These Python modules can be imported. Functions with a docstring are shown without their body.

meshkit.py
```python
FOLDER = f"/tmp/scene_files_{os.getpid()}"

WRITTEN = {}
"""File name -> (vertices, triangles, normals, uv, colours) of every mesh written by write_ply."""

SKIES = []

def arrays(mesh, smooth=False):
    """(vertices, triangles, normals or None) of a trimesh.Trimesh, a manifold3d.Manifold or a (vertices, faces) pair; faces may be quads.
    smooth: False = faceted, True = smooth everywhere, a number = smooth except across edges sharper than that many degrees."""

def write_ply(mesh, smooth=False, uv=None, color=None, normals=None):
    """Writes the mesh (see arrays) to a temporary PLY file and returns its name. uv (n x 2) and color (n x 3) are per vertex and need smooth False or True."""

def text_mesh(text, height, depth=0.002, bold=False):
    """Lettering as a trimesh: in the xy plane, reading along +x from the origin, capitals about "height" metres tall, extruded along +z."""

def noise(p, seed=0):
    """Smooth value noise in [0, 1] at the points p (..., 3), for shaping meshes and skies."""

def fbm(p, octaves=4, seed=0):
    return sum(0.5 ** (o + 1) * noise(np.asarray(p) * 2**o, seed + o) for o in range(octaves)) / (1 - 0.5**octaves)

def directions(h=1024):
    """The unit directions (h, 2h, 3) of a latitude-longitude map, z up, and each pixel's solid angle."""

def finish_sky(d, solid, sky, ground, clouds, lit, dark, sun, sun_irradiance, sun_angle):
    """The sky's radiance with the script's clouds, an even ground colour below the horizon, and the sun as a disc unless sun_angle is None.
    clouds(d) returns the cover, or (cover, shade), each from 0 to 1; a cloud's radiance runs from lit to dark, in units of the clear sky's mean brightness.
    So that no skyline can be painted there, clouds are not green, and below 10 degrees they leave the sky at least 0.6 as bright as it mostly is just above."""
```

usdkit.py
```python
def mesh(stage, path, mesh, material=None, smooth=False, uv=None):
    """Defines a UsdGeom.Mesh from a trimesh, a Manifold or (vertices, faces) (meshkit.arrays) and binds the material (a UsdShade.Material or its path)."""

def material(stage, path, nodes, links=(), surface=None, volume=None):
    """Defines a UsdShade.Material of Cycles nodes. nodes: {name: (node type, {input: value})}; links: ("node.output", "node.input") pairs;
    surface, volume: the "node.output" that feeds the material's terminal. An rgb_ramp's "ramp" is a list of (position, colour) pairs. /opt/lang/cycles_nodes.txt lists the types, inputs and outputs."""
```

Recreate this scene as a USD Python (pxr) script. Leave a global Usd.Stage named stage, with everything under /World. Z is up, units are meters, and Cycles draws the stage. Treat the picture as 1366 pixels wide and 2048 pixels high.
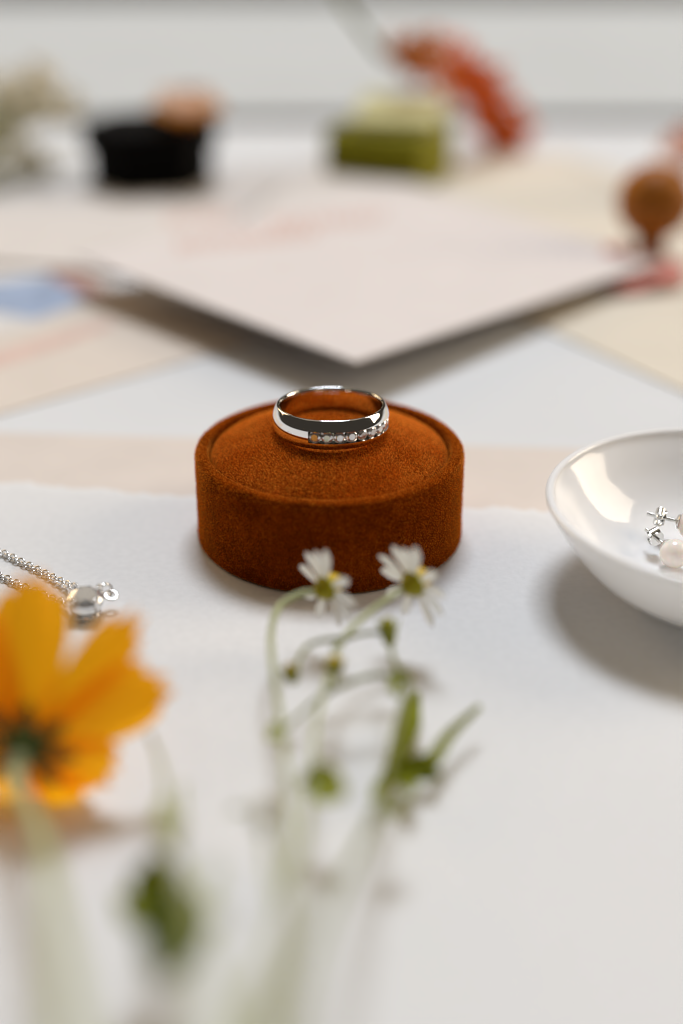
import math
import numpy as np
import trimesh
import manifold3d as m3
import usdkit
import meshkit
from pxr import Usd, UsdGeom, UsdLux, UsdShade, Gf, Sdf, Vt

# ------------------------------------------------------------------ stage, camera, light
stage = Usd.Stage.CreateInMemory()
UsdGeom.SetStageUpAxis(stage, "Z")
UsdGeom.SetStageMetersPerUnit(stage, 1.0)
UsdGeom.Xform.Define(stage, "/World")
MM = 0.001                                     # everything below is laid out in millimetres

PITCH = math.radians(26.68)
CAM = np.array([2.22, -240.97, 124.96])
FWD = np.array([0, math.cos(PITCH), -math.sin(PITCH)])
UPV = np.array([0, math.sin(PITCH), math.cos(PITCH)])
RGT = np.array([1.0, 0, 0])
cam = UsdGeom.Camera.Define(stage, "/World/camera")
cam.CreateProjectionAttr("perspective")
cam.CreateFocalLengthAttr(50.0)
cam.CreateHorizontalApertureAttr(24.033)
cam.CreateVerticalApertureAttr(36.03)
cam.CreateClippingRangeAttr(Gf.Vec2f(0.005, 50.0))
cam.CreateFStopAttr(3.8)
cam.CreateFocusDistanceAttr(0.2540)
cam.CreateExposureAttr(0.1)
mt = Gf.Matrix4d(1.0)
mt.SetRow(0, Gf.Vec4d(*map(float, RGT), 0)); mt.SetRow(1, Gf.Vec4d(*map(float, UPV), 0))
mt.SetRow(2, Gf.Vec4d(*map(float, -FWD), 0)); mt.SetRow(3, Gf.Vec4d(*map(float, CAM * MM), 1))
cam.AddTransformOp().Set(mt)


def at(px, py, z=0.0):
    """The point at height z (mm) that the photograph shows at pixel (px, py)."""
    d = FWD + (px - 683) / 2842.0 * RGT - (py - 1024) / 2842.0 * UPV
    return CAM + d * (z - CAM[2]) / d[2]


def window(name, pos, target, w, h, intensity, color):
    """A window of the room, or the added overhead fill, as a rectangular lamp (positions in metres)."""
    l = UsdLux.RectLight.Define(stage, "/World/" + name)
    l.CreateWidthAttr(w); l.CreateHeightAttr(h); l.CreateIntensityAttr(intensity); l.CreateColorAttr(Gf.Vec3f(*color))
    p, t = np.array(pos, float), np.array(target, float)
    zc = (p - t) / np.linalg.norm(p - t)
    x = np.cross([0, 0, 1.0], zc); x /= np.linalg.norm(x)
    y = np.cross(zc, x)
    m = Gf.Matrix4d(1.0)
    for i, r in enumerate((x, y, zc)):
        m.SetRow(i, Gf.Vec4d(*map(float, r), 0))
    m.SetRow(3, Gf.Vec4d(*map(float, p), 1))
    l.AddTransformOp().Set(m)
    return l


window("window_light", (0.35, 3.3, 7.4), (0, 0.1, 0), 2.6, 2.4, 26.0, (0.90, 0.965, 1.07))
window("side_window_light", (-2.9, 2.6, 1.5), (0, 0.1, 0), 2.4, 2.0, 3.0, (1.0, 0.72, 0.42))
window("right_window_light", (2.9, 0.75, 1.35), (0, 0.0, 0), 1.4, 2.0, 5.6, (1.0, 0.84, 0.64))
window("overhead_fill", (0.0, 0.9, 2.7), (0, 0.89, 0), 4.6, 3.8, 0.36, (1.0, 0.85, 0.64))  # added fill lamp overhead, unseen, to lift the shaded sides
dome = UsdLux.DomeLight.Define(stage, "/World/room_light")
dome.CreateIntensityAttr(0.012)
dome.CreateColorAttr(Gf.Vec3f(1.0, 0.86, 0.70))

# ------------------------------------------------------------------ helpers
USED = {}


def numbered(path):
    k = USED.get(path, -1) + 1
    USED[path] = k
    return path if k == 0 else f"{path}_{k:03d}"


class Thing:
    def __init__(self, name, label, cat, base=(0, 0, 0), group=None):
        self.base = np.array(base, float)
        self.path = numbered("/World/" + name)
        x = UsdGeom.Xform.Define(stage, self.path)
        x.AddTranslateOp().Set(Gf.Vec3d(*map(float, self.base * MM)))
        p = x.GetPrim()
        p.SetCustomDataByKey("label", label); p.SetCustomDataByKey("category", cat)
        if group:
            p.SetCustomDataByKey("group", group)

    def part(self, name, mesh, mat, smooth=40, parent=None, label=None, kind=None):
        path = numbered((parent or self.path) + "/" + name)
        v, f = vf(mesh)
        m = usdkit.mesh(stage, path, ((v - self.base) * MM, f), "/World/Looks/" + mat, smooth)
        if label:
            m.GetPrim().SetCustomDataByKey("label", label)
        if kind:
            m.GetPrim().SetCustomDataByKey("kind", kind)
        return path


def vf(mesh):
    if hasattr(mesh, "to_mesh"):
        m = mesh.to_mesh(); return np.array(m.vert_properties[:, :3], float), np.array(m.tri_verts, int)
    if isinstance(mesh, trimesh.Trimesh):
        return np.array(mesh.vertices, float), np.array(mesh.faces, int)
    v, f = np.asarray(mesh[0], float), np.asarray(mesh[1], int)
    if f.shape[1] == 4:
        f = np.vstack([f[:, [0, 1, 2]], f[:, [0, 2, 3]]])
    return v, f


def structure(name, mesh, mat, smooth=30):
    v, f = vf(mesh)
    m = usdkit.mesh(stage, numbered("/World/" + name), (v * MM, f), "/World/Looks/" + mat, smooth)
    m.GetPrim().SetCustomDataByKey("kind", "structure")
    return m


def join(*ms):
    V, F, n = [], [], 0
    for m in ms:
        v, f = vf(m); V.append(v); F.append(f + n); n += len(v)
    return np.vstack(V), np.vstack(F)


def moved(mesh, R=None, t=(0, 0, 0)):
    v, f = vf(mesh)
    return (v @ np.asarray(R).T if R is not None else v) + np.asarray(t, float), f


def rot(axis, deg):
    return trimesh.transformations.rotation_matrix(math.radians(deg), axis)[:3, :3]


def frame_to(z, hint=(0, 0, 1.0)):
    """Rotation whose third column is z."""
    z = np.asarray(z, float); z = z / np.linalg.norm(z)
    h = np.asarray(hint, float)
    if abs(h @ z) > 0.95:
        h = np.array([0, 1.0, 0])
    x = np.cross(h, z); x /= np.linalg.norm(x)
    return np.stack([x, np.cross(z, x), z], 1)


def revolve(profile, n=192, closed=False):
    """Surface of revolution of (r, z) points; closed joins the last point to the first."""
    p = np.asarray(profile, float)
    a = np.arange(n) * 2 * np.pi / n
    v = np.stack([p[:, None, 0] * np.cos(a), p[:, None, 0] * np.sin(a), np.repeat(p[:, 1:2], n, 1)], -1).reshape(-1, 3)
    k = len(p)
    i, j = np.meshgrid(np.arange(k if closed else k - 1), np.arange(n), indexing="ij")
    i2, j2 = (i + 1) % k, (j + 1) % n
    q = np.stack([i * n + j, i * n + j2, i2 * n + j2, i2 * n + j], -1).reshape(-1, 4)
    return vf((v, q))


def spline(pts, n=10):
    p = np.asarray(pts, float)
    p = np.vstack([2 * p[0] - p[1], p, 2 * p[-1] - p[-2]])
    out = []
    for k in range(1, len(p) - 2):
        t = np.linspace(0, 1, n, endpoint=False)[:, None]
        a, b, c, d = p[k - 1], p[k], p[k + 1], p[k + 2]
        out.append(0.5 * (2 * b + (c - a) * t + (2 * a - 5 * b + 4 * c - d) * t**2 + (3 * b - a - 3 * c + d) * t**3))
    return np.vstack(out + [p[-2:-1]])


def tube(pts, radii, sides=10, n=8, closed=False):
    p = spline(pts, n) if n else np.asarray(pts, float)
    r = np.interp(np.linspace(0, 1, len(p)), np.linspace(0, 1, len(np.atleast_1d(radii))), np.atleast_1d(radii)) if np.ndim(radii) else np.full(len(p), float(radii))
    t = np.gradient(p, axis=0); t /= np.linalg.norm(t, axis=1, keepdims=True) + 1e-12
    a = np.cross(t[0], [0, 0, 1.0]) if abs(t[0][2]) < 0.9 else np.cross(t[0], [1.0, 0, 0])
    rings = []
    ang = np.arange(sides) * 2 * np.pi / sides
    for k in range(len(p)):
        a = a - (a @ t[k]) * t[k]; a /= np.linalg.norm(a) + 1e-12
        b = np.cross(t[k], a)
        rings.append(p[k] + r[k] * (np.cos(ang)[:, None] * a + np.sin(ang)[:, None] * b))
    v = np.vstack(rings + [p[:1], p[-1:]])
    K = len(p)
    f = []
    for k in range(K - 1):
        for s in range(sides):
            s2 = (s + 1) % sides
            f += [(k * sides + s, k * sides + s2, (k + 1) * sides + s2), (k * sides + s, (k + 1) * sides + s2, (k + 1) * sides + s)]
    for s in range(sides):
        s2 = (s + 1) % sides
        f += [(K * sides, s2, s), (K * sides + 1, (K - 1) * sides + s, (K - 1) * sides + s2)]
    return v, np.array(f)


def slab(corners, thick, div=1):
    """A flat sheet with the given upper corners (3-D, counter-clockwise from above) and thickness downward."""
    c = np.asarray(corners, float)
    n = len(c)
    v = np.vstack([c, c - [0, 0, thick]])
    f = [(0, k, k + 1) for k in range(1, n - 1)] + [(n, n + k + 1, n + k) for k in range(1, n - 1)]
    for k in range(n):
        k2 = (k + 1) % n
        f += [(k, n + k, n + k2), (k, n + k2, k2)]
    return v, np.array(f)


def blob(r, seed=0, amp=0.1, freq=1.0, sub=3):
    m = trimesh.creation.icosphere(sub, 1.0)
    v = np.array(m.vertices)
    v *= (1 + amp * (meshkit.fbm(v * freq + 7.3 * seed + 20, 3, seed) * 2 - 1))[:, None]
    return v * np.asarray(r, float), np.array(m.faces)


def petal(length, width, cup=0.15, bend=0.2, tip=0.25, notch=0.0, ruffle=0.0, nl=14, nw=9, base=0.22, thick=0.12, seed=0):
    """A petal growing along +y from the origin, upper side +z: a closed thin shell. bend curls it up along its length."""
    rng = np.random.default_rng(seed)
    u = np.linspace(0, 1, nl); s = np.linspace(-1, 1, nw)
    prof = (base + (1 - base) * np.sin(np.clip(u / 0.68, 0, 1) * np.pi / 2)) * np.where(u > 0.68, np.sqrt(np.clip(1 - ((u - 0.68) / 0.32) ** 2 * (1 - tip), 0, 1)), 1)
    U, S = np.meshgrid(u, s, indexing="ij")
    X = S * prof[:, None] * width / 2
    end = 1 - 0.13 * np.abs(S) ** 2.2 - notch * (0.5 + 0.5 * np.cos(S * np.pi * 3)) * (np.abs(S) < 0.98)
    Y = U * length * np.where(U > 0.6, 1 + (end - 1) * (U - 0.6) / 0.4, 1)
    ph = rng.uniform(0, 6, 3)
    Z = bend * length * U**2 + cup * width * (S**2) * prof[:, None] + ruffle * width * U**2 * np.sin(S * 5 + ph[0]) + 0.03 * width * np.sin(S * 9 + ph[1]) * U
    top = np.stack([X, Y, Z], -1).reshape(-1, 3)
    bot = top - [0, 0, thick]
    i, j = np.meshgrid(np.arange(nl - 1), np.arange(nw - 1), indexing="ij")
    q = np.stack([i * nw + j, i * nw + j + 1, (i + 1) * nw + j + 1, (i + 1) * nw + j], -1).reshape(-1, 4)
    if thick == 0:
        return vf((top, q))
    N = nl * nw
    rim = [k for k in range(nw)] + [k * nw + nw - 1 for k in range(1, nl)] + [(nl - 1) * nw + k for k in range(nw - 2, -1, -1)] + [k * nw for k in range(nl - 2, 0, -1)]
    side = [(a, a + N, b + N, b) for a, b in zip(rim, rim[1:] + rim[:1])]
    return vf((np.vstack([top, bot]), np.vstack([q, q[:, ::-1] + N, side])))


def brilliant(r):
    """Round brilliant cut stone, girdle radius r, table towards +z."""
    def ring(n, rr, z, off=0.0):
        a = (np.arange(n) + off) * 2 * np.pi / n
        return np.stack([rr * np.cos(a), rr * np.sin(a), np.full(n, z)], 1)
    pts = np.vstack([ring(8, 0.56, 0.33), ring(8, 0.80, 0.215, 0.5), ring(16, 1, 0.03), ring(16, 1, -0.03), ring(8, 0.56, -0.42, 0.5), [[0, 0, -0.84]]]) * r
    m = trimesh.convex.convex_hull(pts)
    return np.array(m.vertices), np.array(m.faces)


def rounded_prism(poly, z0, z1, r, seg=4):
    """Upright prism of a polygon (n x 2) with rounded corners and rounded top and bottom edges."""
    import shapely
    base = shapely.Polygon(poly)
    steps = [(0.0, r)] if r == 0 else [(r * (1 - math.sin(a)), r * (1 - math.cos(a))) for a in np.linspace(0, math.pi / 2, seg)]
    inner = base.buffer(-r * 1.6).buffer(r * 1.6, quad_segs=6)
    N = 120
    def outline(off):
        g = inner.buffer(-off, quad_segs=8).exterior
        return np.array([g.interpolate(k / N, normalized=True).coords[0] for k in range(N)])
    rings = []
    for off, dz in [(r * (1 - math.sin(a)), r * (1 - math.cos(a))) for a in np.linspace(0, math.pi / 2, seg)]:
        rings.append((off, z0 + dz))
    for off, dz in [(r * (1 - math.cos(a)), r * (1 - math.sin(a))) for a in np.linspace(0, math.pi / 2, seg)]:
        rings.append((off, z1 - dz))
    V = [np.column_stack([outline(o), np.full(N, z)]) for o, z in rings]
    c = np.array(inner.centroid.coords[0])
    # align ring starts
    for k in range(1, len(V)):
        d = np.linalg.norm(V[k] - V[0] * [1, 1, 0] - [0, 0, V[k][0, 2]], axis=1)
        sh = np.argmin(np.linalg.norm(V[k][:, :2] - V[0][0, :2], axis=1)); V[k] = np.roll(V[k], -sh, 0)
    v = np.vstack(V + [[[*c, z0]], [[*c, z1]]])
    K = len(V); f = []
    for k in range(K - 1):
        for s in range(N):
            s2 = (s + 1) % N
            f += [(k * N + s, k * N + s2, (k + 1) * N + s2), (k * N + s, (k + 1) * N + s2, (k + 1) * N + s)]
    for s in range(N):
        s2 = (s + 1) % N
        f += [(K * N, s2, s), (K * N + 1, (K - 1) * N + s, (K - 1) * N + s2)]
    f = np.array(f)
    tm = trimesh.Trimesh(v, f, process=False)
    if tm.volume < 0:
        f = f[:, ::-1]
    return v, f


# ------------------------------------------------------------------ materials
def mat(name, nodes, links=(), surface="p.BSDF"):
    usdkit.material(stage, "/World/Looks/" + name, nodes, links, surface=surface)


def plain(name, color, rough=0.5, var=0.12, scale=400, bump=0.0, bscale=3000, bdist=0.0001, **kw):
    """Principled material with a mottled colour and fine relief in object space (scales per metre)."""
    c = np.array(color)
    nodes = {"tc": ("texture_coordinate", {}), "n": ("noise_texture", {"scale": scale, "detail": 4.0}),
             "r": ("rgb_ramp", {"ramp": [(0.3, tuple(c * (1 - var))), (0.7, tuple(np.minimum(c * (1 + var), 0.95)))]}),
             "p": ("principled_bsdf", {"roughness": rough, **kw})}
    links = [("tc.object", "n.vector"), ("n.fac", "r.fac"), ("r.color", "p.base_color")]
    if bump:
        nodes["bn"] = ("noise_texture", {"scale": bscale, "detail": 4.0, "roughness": 0.65})
        nodes["b"] = ("bump", {"strength": bump, "distance": bdist})
        links += [("tc.object", "bn.vector"), ("bn.fac", "b.height"), ("b.normal", "p.normal")]
    mat(name, nodes, links)


plain("table_white", (0.635, 0.64, 0.64), 0.9, 0.03, 12, 0.15, 500, 0.0002, specular_ior_level=0.08)
plain("far_board_dimmed", (0.51, 0.52, 0.51), 0.9, 0.03, 12, specular_ior_level=0.05)  # far table board: weaker light in the background put into its darker colour
plain("groove_grey", (0.22, 0.23, 0.26), 0.7, 0.1, 30)
plain("sill_grey", (0.6, 0.59, 0.57), 0.6, 0.06, 8)
plain("deckled_paper", (0.66, 0.655, 0.645), 0.8, 0.03, 700, 0.35, 1100, 0.00022, specular_ior_level=0.12)
plain("blush_paper", (0.64, 0.57, 0.51), 0.8, 0.03, 60, 0.2, 2600, 0.0001, specular_ior_level=0.12)
plain("card_pink", (0.665, 0.61, 0.58), 0.75, 0.02, 60, 0.15, 2600, 0.0001, specular_ior_level=0.12)
plain("card_cream", (0.65, 0.60, 0.555), 0.75, 0.03, 40, 0.15, 2600, 0.0001, specular_ior_level=0.12)
plain("envelope_beige", (0.65, 0.575, 0.50), 0.8, 0.04, 40, 0.15, 2600, 0.0001, specular_ior_level=0.12)
plain("envelope_cream", (0.67, 0.605, 0.50), 0.8, 0.03, 40, 0.15, 2600, 0.0001, specular_ior_level=0.12)
plain("ink_pink", (0.63, 0.45, 0.38), 0.8, 0.12, 200)
plain("ink_faint", (0.60, 0.43, 0.37), 0.8, 0.06, 200)
plain("ink_blue", (0.30, 0.37, 0.50), 0.7, 0.25, 150)
plain("ink_red", (0.36, 0.20, 0.16), 0.7, 0.25, 150)
plain("stamp_paper", (0.65, 0.63, 0.60), 0.8, 0.04, 100)
plain("porcelain", (0.90, 0.895, 0.885), 0.1, 0.01, 30, 0.06, 150, 0.0002, coat_weight=0.1, coat_roughness=0.02, ior=1.5, subsurface_weight=0.22, subsurface_scale=0.003, subsurface_radius=(1.0, 0.92, 0.8))
plain("velvet_black", (0.0025, 0.0022, 0.002), 0.9, 0.3, 600, 0.4, 3000, 0.0002, specular_ior_level=0.1)
plain("velvet_green", (0.23, 0.215, 0.012), 0.9, 0.2, 500, 0.4, 3000, 0.0002, sheen_weight=0.35, sheen_roughness=0.4, sheen_tint=(0.8, 0.85, 0.4), specular_ior_level=0.1)
plain("green_pale", (0.62, 0.58, 0.30), 0.85, 0.1, 300, 0.3, 2000, 0.0002, specular_ior_level=0.2)
plain("wood_brown", (0.36, 0.115, 0.008), 0.5, 0.3, 160, 0.2, 900, 0.0002, specular_ior_level=0.2)
plain("wood_dark", (0.10, 0.04, 0.012), 0.4, 0.3, 160)
plain("brass", (0.62, 0.42, 0.16), 0.3, 0.08, 300, metallic=1.0)
plain("silver", (0.86, 0.855, 0.84), 0.06, 0.01, 200, 0.1, 420, 0.00006, metallic=1.0)
plain("silver_wire", (0.74, 0.73, 0.70), 0.2, 0.08, 900, metallic=1.0)
plain("pearl", (0.86, 0.79, 0.72), 0.22, 0.03, 500, coat_weight=0.7, coat_roughness=0.06, subsurface_weight=0.3, subsurface_scale=0.001, thin_film_thickness=320.0, thin_film_ior=1.4)
mat("diamond", {"g": ("glass_bsdf", {"color": (0.98, 0.98, 0.98), "roughness": 0.0, "IOR": 2.3}), "p": ("glossy_bsdf", {"color": (0.95, 0.95, 0.95), "roughness": 0.03}), "d": ("diffuse_bsdf", {"color": (0.85, 0.85, 0.84)}), "m": ("mix_closure", {"fac": 0.65}), "m2": ("mix_closure", {"fac": 0.2})}, [("g.BSDF", "m.closure1"), ("p.BSDF", "m.closure2"), ("m.closure", "m2.closure1"), ("d.BSDF", "m2.closure2")], "m2.closure")


def leafy(name, color, trans, amount=0.4, rough=0.5, var=0.25, scale=300, dark=None):
    c = np.array(color)
    d = np.array(dark) if dark is not None else c * (1 - var)
    mat(name, {"tc": ("texture_coordinate", {}), "n": ("noise_texture", {"scale": scale, "detail": 4.0}),
               "r": ("rgb_ramp", {"ramp": [(0.32, tuple(d)), (0.68, tuple(np.minimum(c * (1 + var), 0.95)))]}),
               "p": ("principled_bsdf", {"roughness": rough, "specular_ior_level": 0.3}), "t": ("translucent_bsdf", {"color": tuple(trans)}),
               "m": ("mix_closure", {"fac": amount})},
        [("tc.object", "n.vector"), ("n.fac", "r.fac"), ("r.color", "p.base_color"), ("p.BSDF", "m.closure1"), ("t.BSDF", "m.closure2")], "m.closure")


leafy("petal_orange", (0.98, 0.40, 0.006), (1.0, 0.50, 0.008), 0.72, 0.6, 0.08, 150)
leafy("petal_white", (0.84, 0.84, 0.82), (0.85, 0.86, 0.80), 0.35, 0.6, 0.03)
leafy("petal_peach", (0.86, 0.72, 0.62), (0.9, 0.66, 0.5), 0.4, 0.6, 0.08)
leafy("petal_amber", (0.62, 0.28, 0.05), (0.75, 0.32, 0.05), 0.4, 0.6, 0.12)
leafy("petal_coral", (0.64, 0.16, 0.035), (0.92, 0.26, 0.035), 0.5, 0.7, 0.3, 90)
leafy("petal_rust", (0.60, 0.25, 0.07), (0.8, 0.32, 0.07), 0.35, 0.7, 0.25, 90)
leafy("petal_pink", (0.74, 0.47, 0.42), (0.8, 0.45, 0.38), 0.4, 0.6, 0.1)
leafy("petal_cream", (0.86, 0.81, 0.68), (0.88, 0.82, 0.66), 0.4, 0.7, 0.08)
leafy("ribbon_red", (0.70, 0.27, 0.22), (0.75, 0.3, 0.22), 0.25, 0.5, 0.15)
leafy("leaf_green", (0.24, 0.26, 0.010), (0.46, 0.48, 0.012), 0.5, 0.5, 0.25, 400)
leafy("leaf_light", (0.42, 0.45, 0.09), (0.58, 0.60, 0.09), 0.45, 0.5, 0.2, 400)
leafy("leaf_dark", (0.06, 0.08, 0.004), (0.10, 0.13, 0.005), 0.25, 0.5, 0.3, 300)
leafy("stem_pale", (0.48, 0.50, 0.28), (0.56, 0.58, 0.3), 0.35, 0.5, 0.12, 300)
leafy("stem_olive", (0.20, 0.21, 0.04), (0.26, 0.27, 0.04), 0.2, 0.5, 0.2, 300)
leafy("calyx_olive", (0.42, 0.37, 0.010), (0.46, 0.40, 0.010), 0.25, 0.55, 0.25, 900)
leafy("disc_yellow", (0.62, 0.42, 0.03), (0.6, 0.42, 0.03), 0.2, 0.7, 0.2, 2500)
leafy("bud_ochre", (0.42, 0.28, 0.03), (0.42, 0.28, 0.03), 0.2, 0.6, 0.3, 1500)

# rust velvet: dark pile body colour, soft sheen at grazing angles, a knitted grain
VEL = (0.36, 0.092, 0.008)
mat("velvet_rust", {"tc": ("texture_coordinate", {}),
    "n": ("noise_texture", {"scale": 900.0, "detail": 5.0, "roughness": 0.7}), "n2": ("noise_texture", {"scale": 120.0, "detail": 3.0}),
    "mx": ("math", {"math_type": "multiply_add", "value2": 0.6}), "sc": ("math", {"math_type": "multiply", "value2": 0.4}),
    "r": ("rgb_ramp", {"ramp": [(0.35, (0.07, 0.009, 0.0003)), (0.52, (0.15, 0.023, 0.0007)), (0.68, (0.26, 0.05, 0.002))]}),
    "v": ("voronoi_texture", {"scale": 1900.0, "randomness": 0.8}),
    "b": ("bump", {"strength": 0.7, "distance": 0.00018}),
    "p": ("principled_bsdf", {"roughness": 0.95, "specular_ior_level": 0.0, "sheen_weight": 0.8, "sheen_roughness": 0.3, "sheen_tint": (1.0, 0.40, 0.06)})},
    [("tc.object", "n.vector"), ("tc.object", "n2.vector"), ("tc.object", "v.vector"), ("n2.fac", "sc.value1"), ("n.fac", "mx.value1"), ("sc.value", "mx.value3"),
     ("mx.value", "r.fac"), ("r.color", "p.base_color"), ("v.distance", "b.height"), ("b.normal", "p.normal")])
mat("velvet_pile", {"tc": ("texture_coordinate", {}), "n": ("noise_texture", {"scale": 2600.0, "detail": 3.0}),
    "r": ("rgb_ramp", {"ramp": [(0.34, (0.40, 0.065, 0.002)), (0.50, (0.88, 0.21, 0.008)), (0.66, (1.0, 0.44, 0.05))]}),
    "d": ("diffuse_bsdf", {}), "h": ("hair_bsdf", {"component": "reflection", "color": (1.0, 0.33, 0.05), "roughness_u": 0.35, "roughness_v": 0.6}), "t": ("translucent_bsdf", {}), "m1": ("mix_closure", {"fac": 0.5}), "m": ("mix_closure", {"fac": 0.22})},
    [("tc.object", "n.vector"), ("n.fac", "r.fac"), ("r.color", "d.color"), ("r.color", "t.color"), ("d.BSDF", "m1.closure1"), ("t.BSDF", "m1.closure2"), ("m1.closure", "m.closure1"), ("h.BSDF", "m.closure2")], "m.closure")

# ------------------------------------------------------------------ the setting
T0 = -0.6                                          # top of the table; the top of the deckled paper is z = 0
def board(y0, y1, z=T0):
    v, f = vf(trimesh.creation.box([2400, y1 - y0, 30]))
    return v + [0, (y0 + y1) / 2, z - 15], f
structure("table", join(board(-900, 378)), "table_white")
structure("far_table_board", join(board(402, 815)), "far_board_dimmed")  # second board of the table beyond the groove, dimmed by its colour
structure("table_groove", moved(trimesh.creation.box([2400, 24.0, 14.0]), t=(0, 390, T0 - 14)), "groove_grey")
structure("window_sill", moved(trimesh.creation.box([2400, 40.0, 80.0]), t=(0, 837, 5)), "sill_grey")

# deckled handmade paper that fills the front, its torn back edge crossing behind the stand
def deckled():
    nx, ny = 520, 12
    xs = np.linspace(-210, 230, nx)
    base = np.interp(xs, [-300, -68, -27, 42, 300], [42, 22.3, 15.3, 9.7, -12])
    p = np.stack([xs * 0.09, 0 * xs, 0 * xs], 1)
    edge = base + (meshkit.fbm(p + 5, 2, 3) - 0.5) * 3.0 + (meshkit.fbm(p * 9 + 9, 3, 5) - 0.5) * 1.8
    rows = [0, 0.4, 0.9, 1.5, 2.2, 3.2, 4.5, 6.5, 10, 30, 120, 380]
    V = []
    for k, d in enumerate(rows):
        q = np.stack([xs * 0.55, np.full(nx, d * 0.5), 0 * xs], 1)
        fall = np.clip(1 - d / 4.0, 0, 1)
        z = -0.42 * fall**1.6 + (meshkit.fbm(q + 11, 3, 9) - 0.5) * 0.30 * np.clip(fall * 1.3, 0, 1)
        V.append(np.stack([xs, edge - d, np.minimum(z, 0.05)], 1))
    V.append(np.stack([xs, edge - rows[-1], np.full(nx, T0 + 0.02)], 1))
    V.insert(0, np.stack([xs, edge + 0.02, np.full(nx, T0 + 0.02)], 1))
    V = np.array(V); K = len(V)
    i, j = np.meshgrid(np.arange(K - 1), np.arange(nx - 1), indexing="ij")
    q = np.stack([i * nx + j, (i + 1) * nx + j, (i + 1) * nx + j + 1, i * nx + j + 1], -1).reshape(-1, 4)
    return V.reshape(-1, 3), q


deck = Thing("paper_sheet", "large white handmade paper with a torn deckled back edge under the rust velvet stand", "paper", (0, -180, 0))
deck.part("sheet", deckled(), "deckled_paper", True)


def rect(c0, c1, depth, left=True):
    """Corners of a rectangle whose one side is c0-c1 and which goes depth to the left of that direction."""
    c0, c1 = np.asarray(c0, float), np.asarray(c1, float)
    d = (c1 - c0) / np.linalg.norm(c1 - c0)
    n = np.array([-d[1], d[0], 0.0]) * (1 if left else -1)
    q = [c0, c1, c1 + n * depth, c0 + n * depth]
    return q if left else q[::-1]


blush = Thing("paper_strip", "flat blush pink paper whose strip shows behind the deckled white sheet", "paper", (0, 20, T0))
blush.part("sheet", slab([(-190, -60, T0 + 0.25), (190, -70, T0 + 0.25), (190, 29.4, T0 + 0.25), (-190, 55.7, T0 + 0.25)], 0.24), "blush_paper", False)

# beige printed envelope at the left
e0, e1 = at(-420, 945), at(505, 682); e0[2] = e1[2] = T0 + 0.45
env = Thing("envelope", "beige printed envelope with a blue stamp at the left edge, beneath the pink card", "envelope", (e0 + e1) / 2)
ec = rect(e0, e1, 118)
env.part("sheet", slab(ec, 0.44), "envelope_beige", False)
def flat(px, z, lift=0.05, thick=0.05):
    return slab([np.array([*at(x, y, z)[:2], z + lift]) for x, y in px], thick)
sp = env.part("postage_stamp", flat([(-30, 668), (62, 652), (205, 596), (110, 540), (-30, 545)], T0 + 0.45, 0.12, 0.1), "stamp_paper", False)
env.part("stamp_picture", flat([(-30, 622), (70, 640), (178, 600), (95, 552), (-30, 566)], T0 + 0.45, 0.17, 0.05), "ink_blue", False, parent=sp)
env.part("stamp_border", flat([(178, 600), (222, 588), (160, 540), (105, 533), (95, 552)], T0 + 0.45, 0.15, 0.05), "ink_red", False, parent=sp)
env.part("printed_line", flat([(-30, 742), (-30, 712), (120, 668), (215, 640), (230, 652), (130, 690)], T0 + 0.45, 0.06, 0.05), "ink_pink", False)

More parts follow.
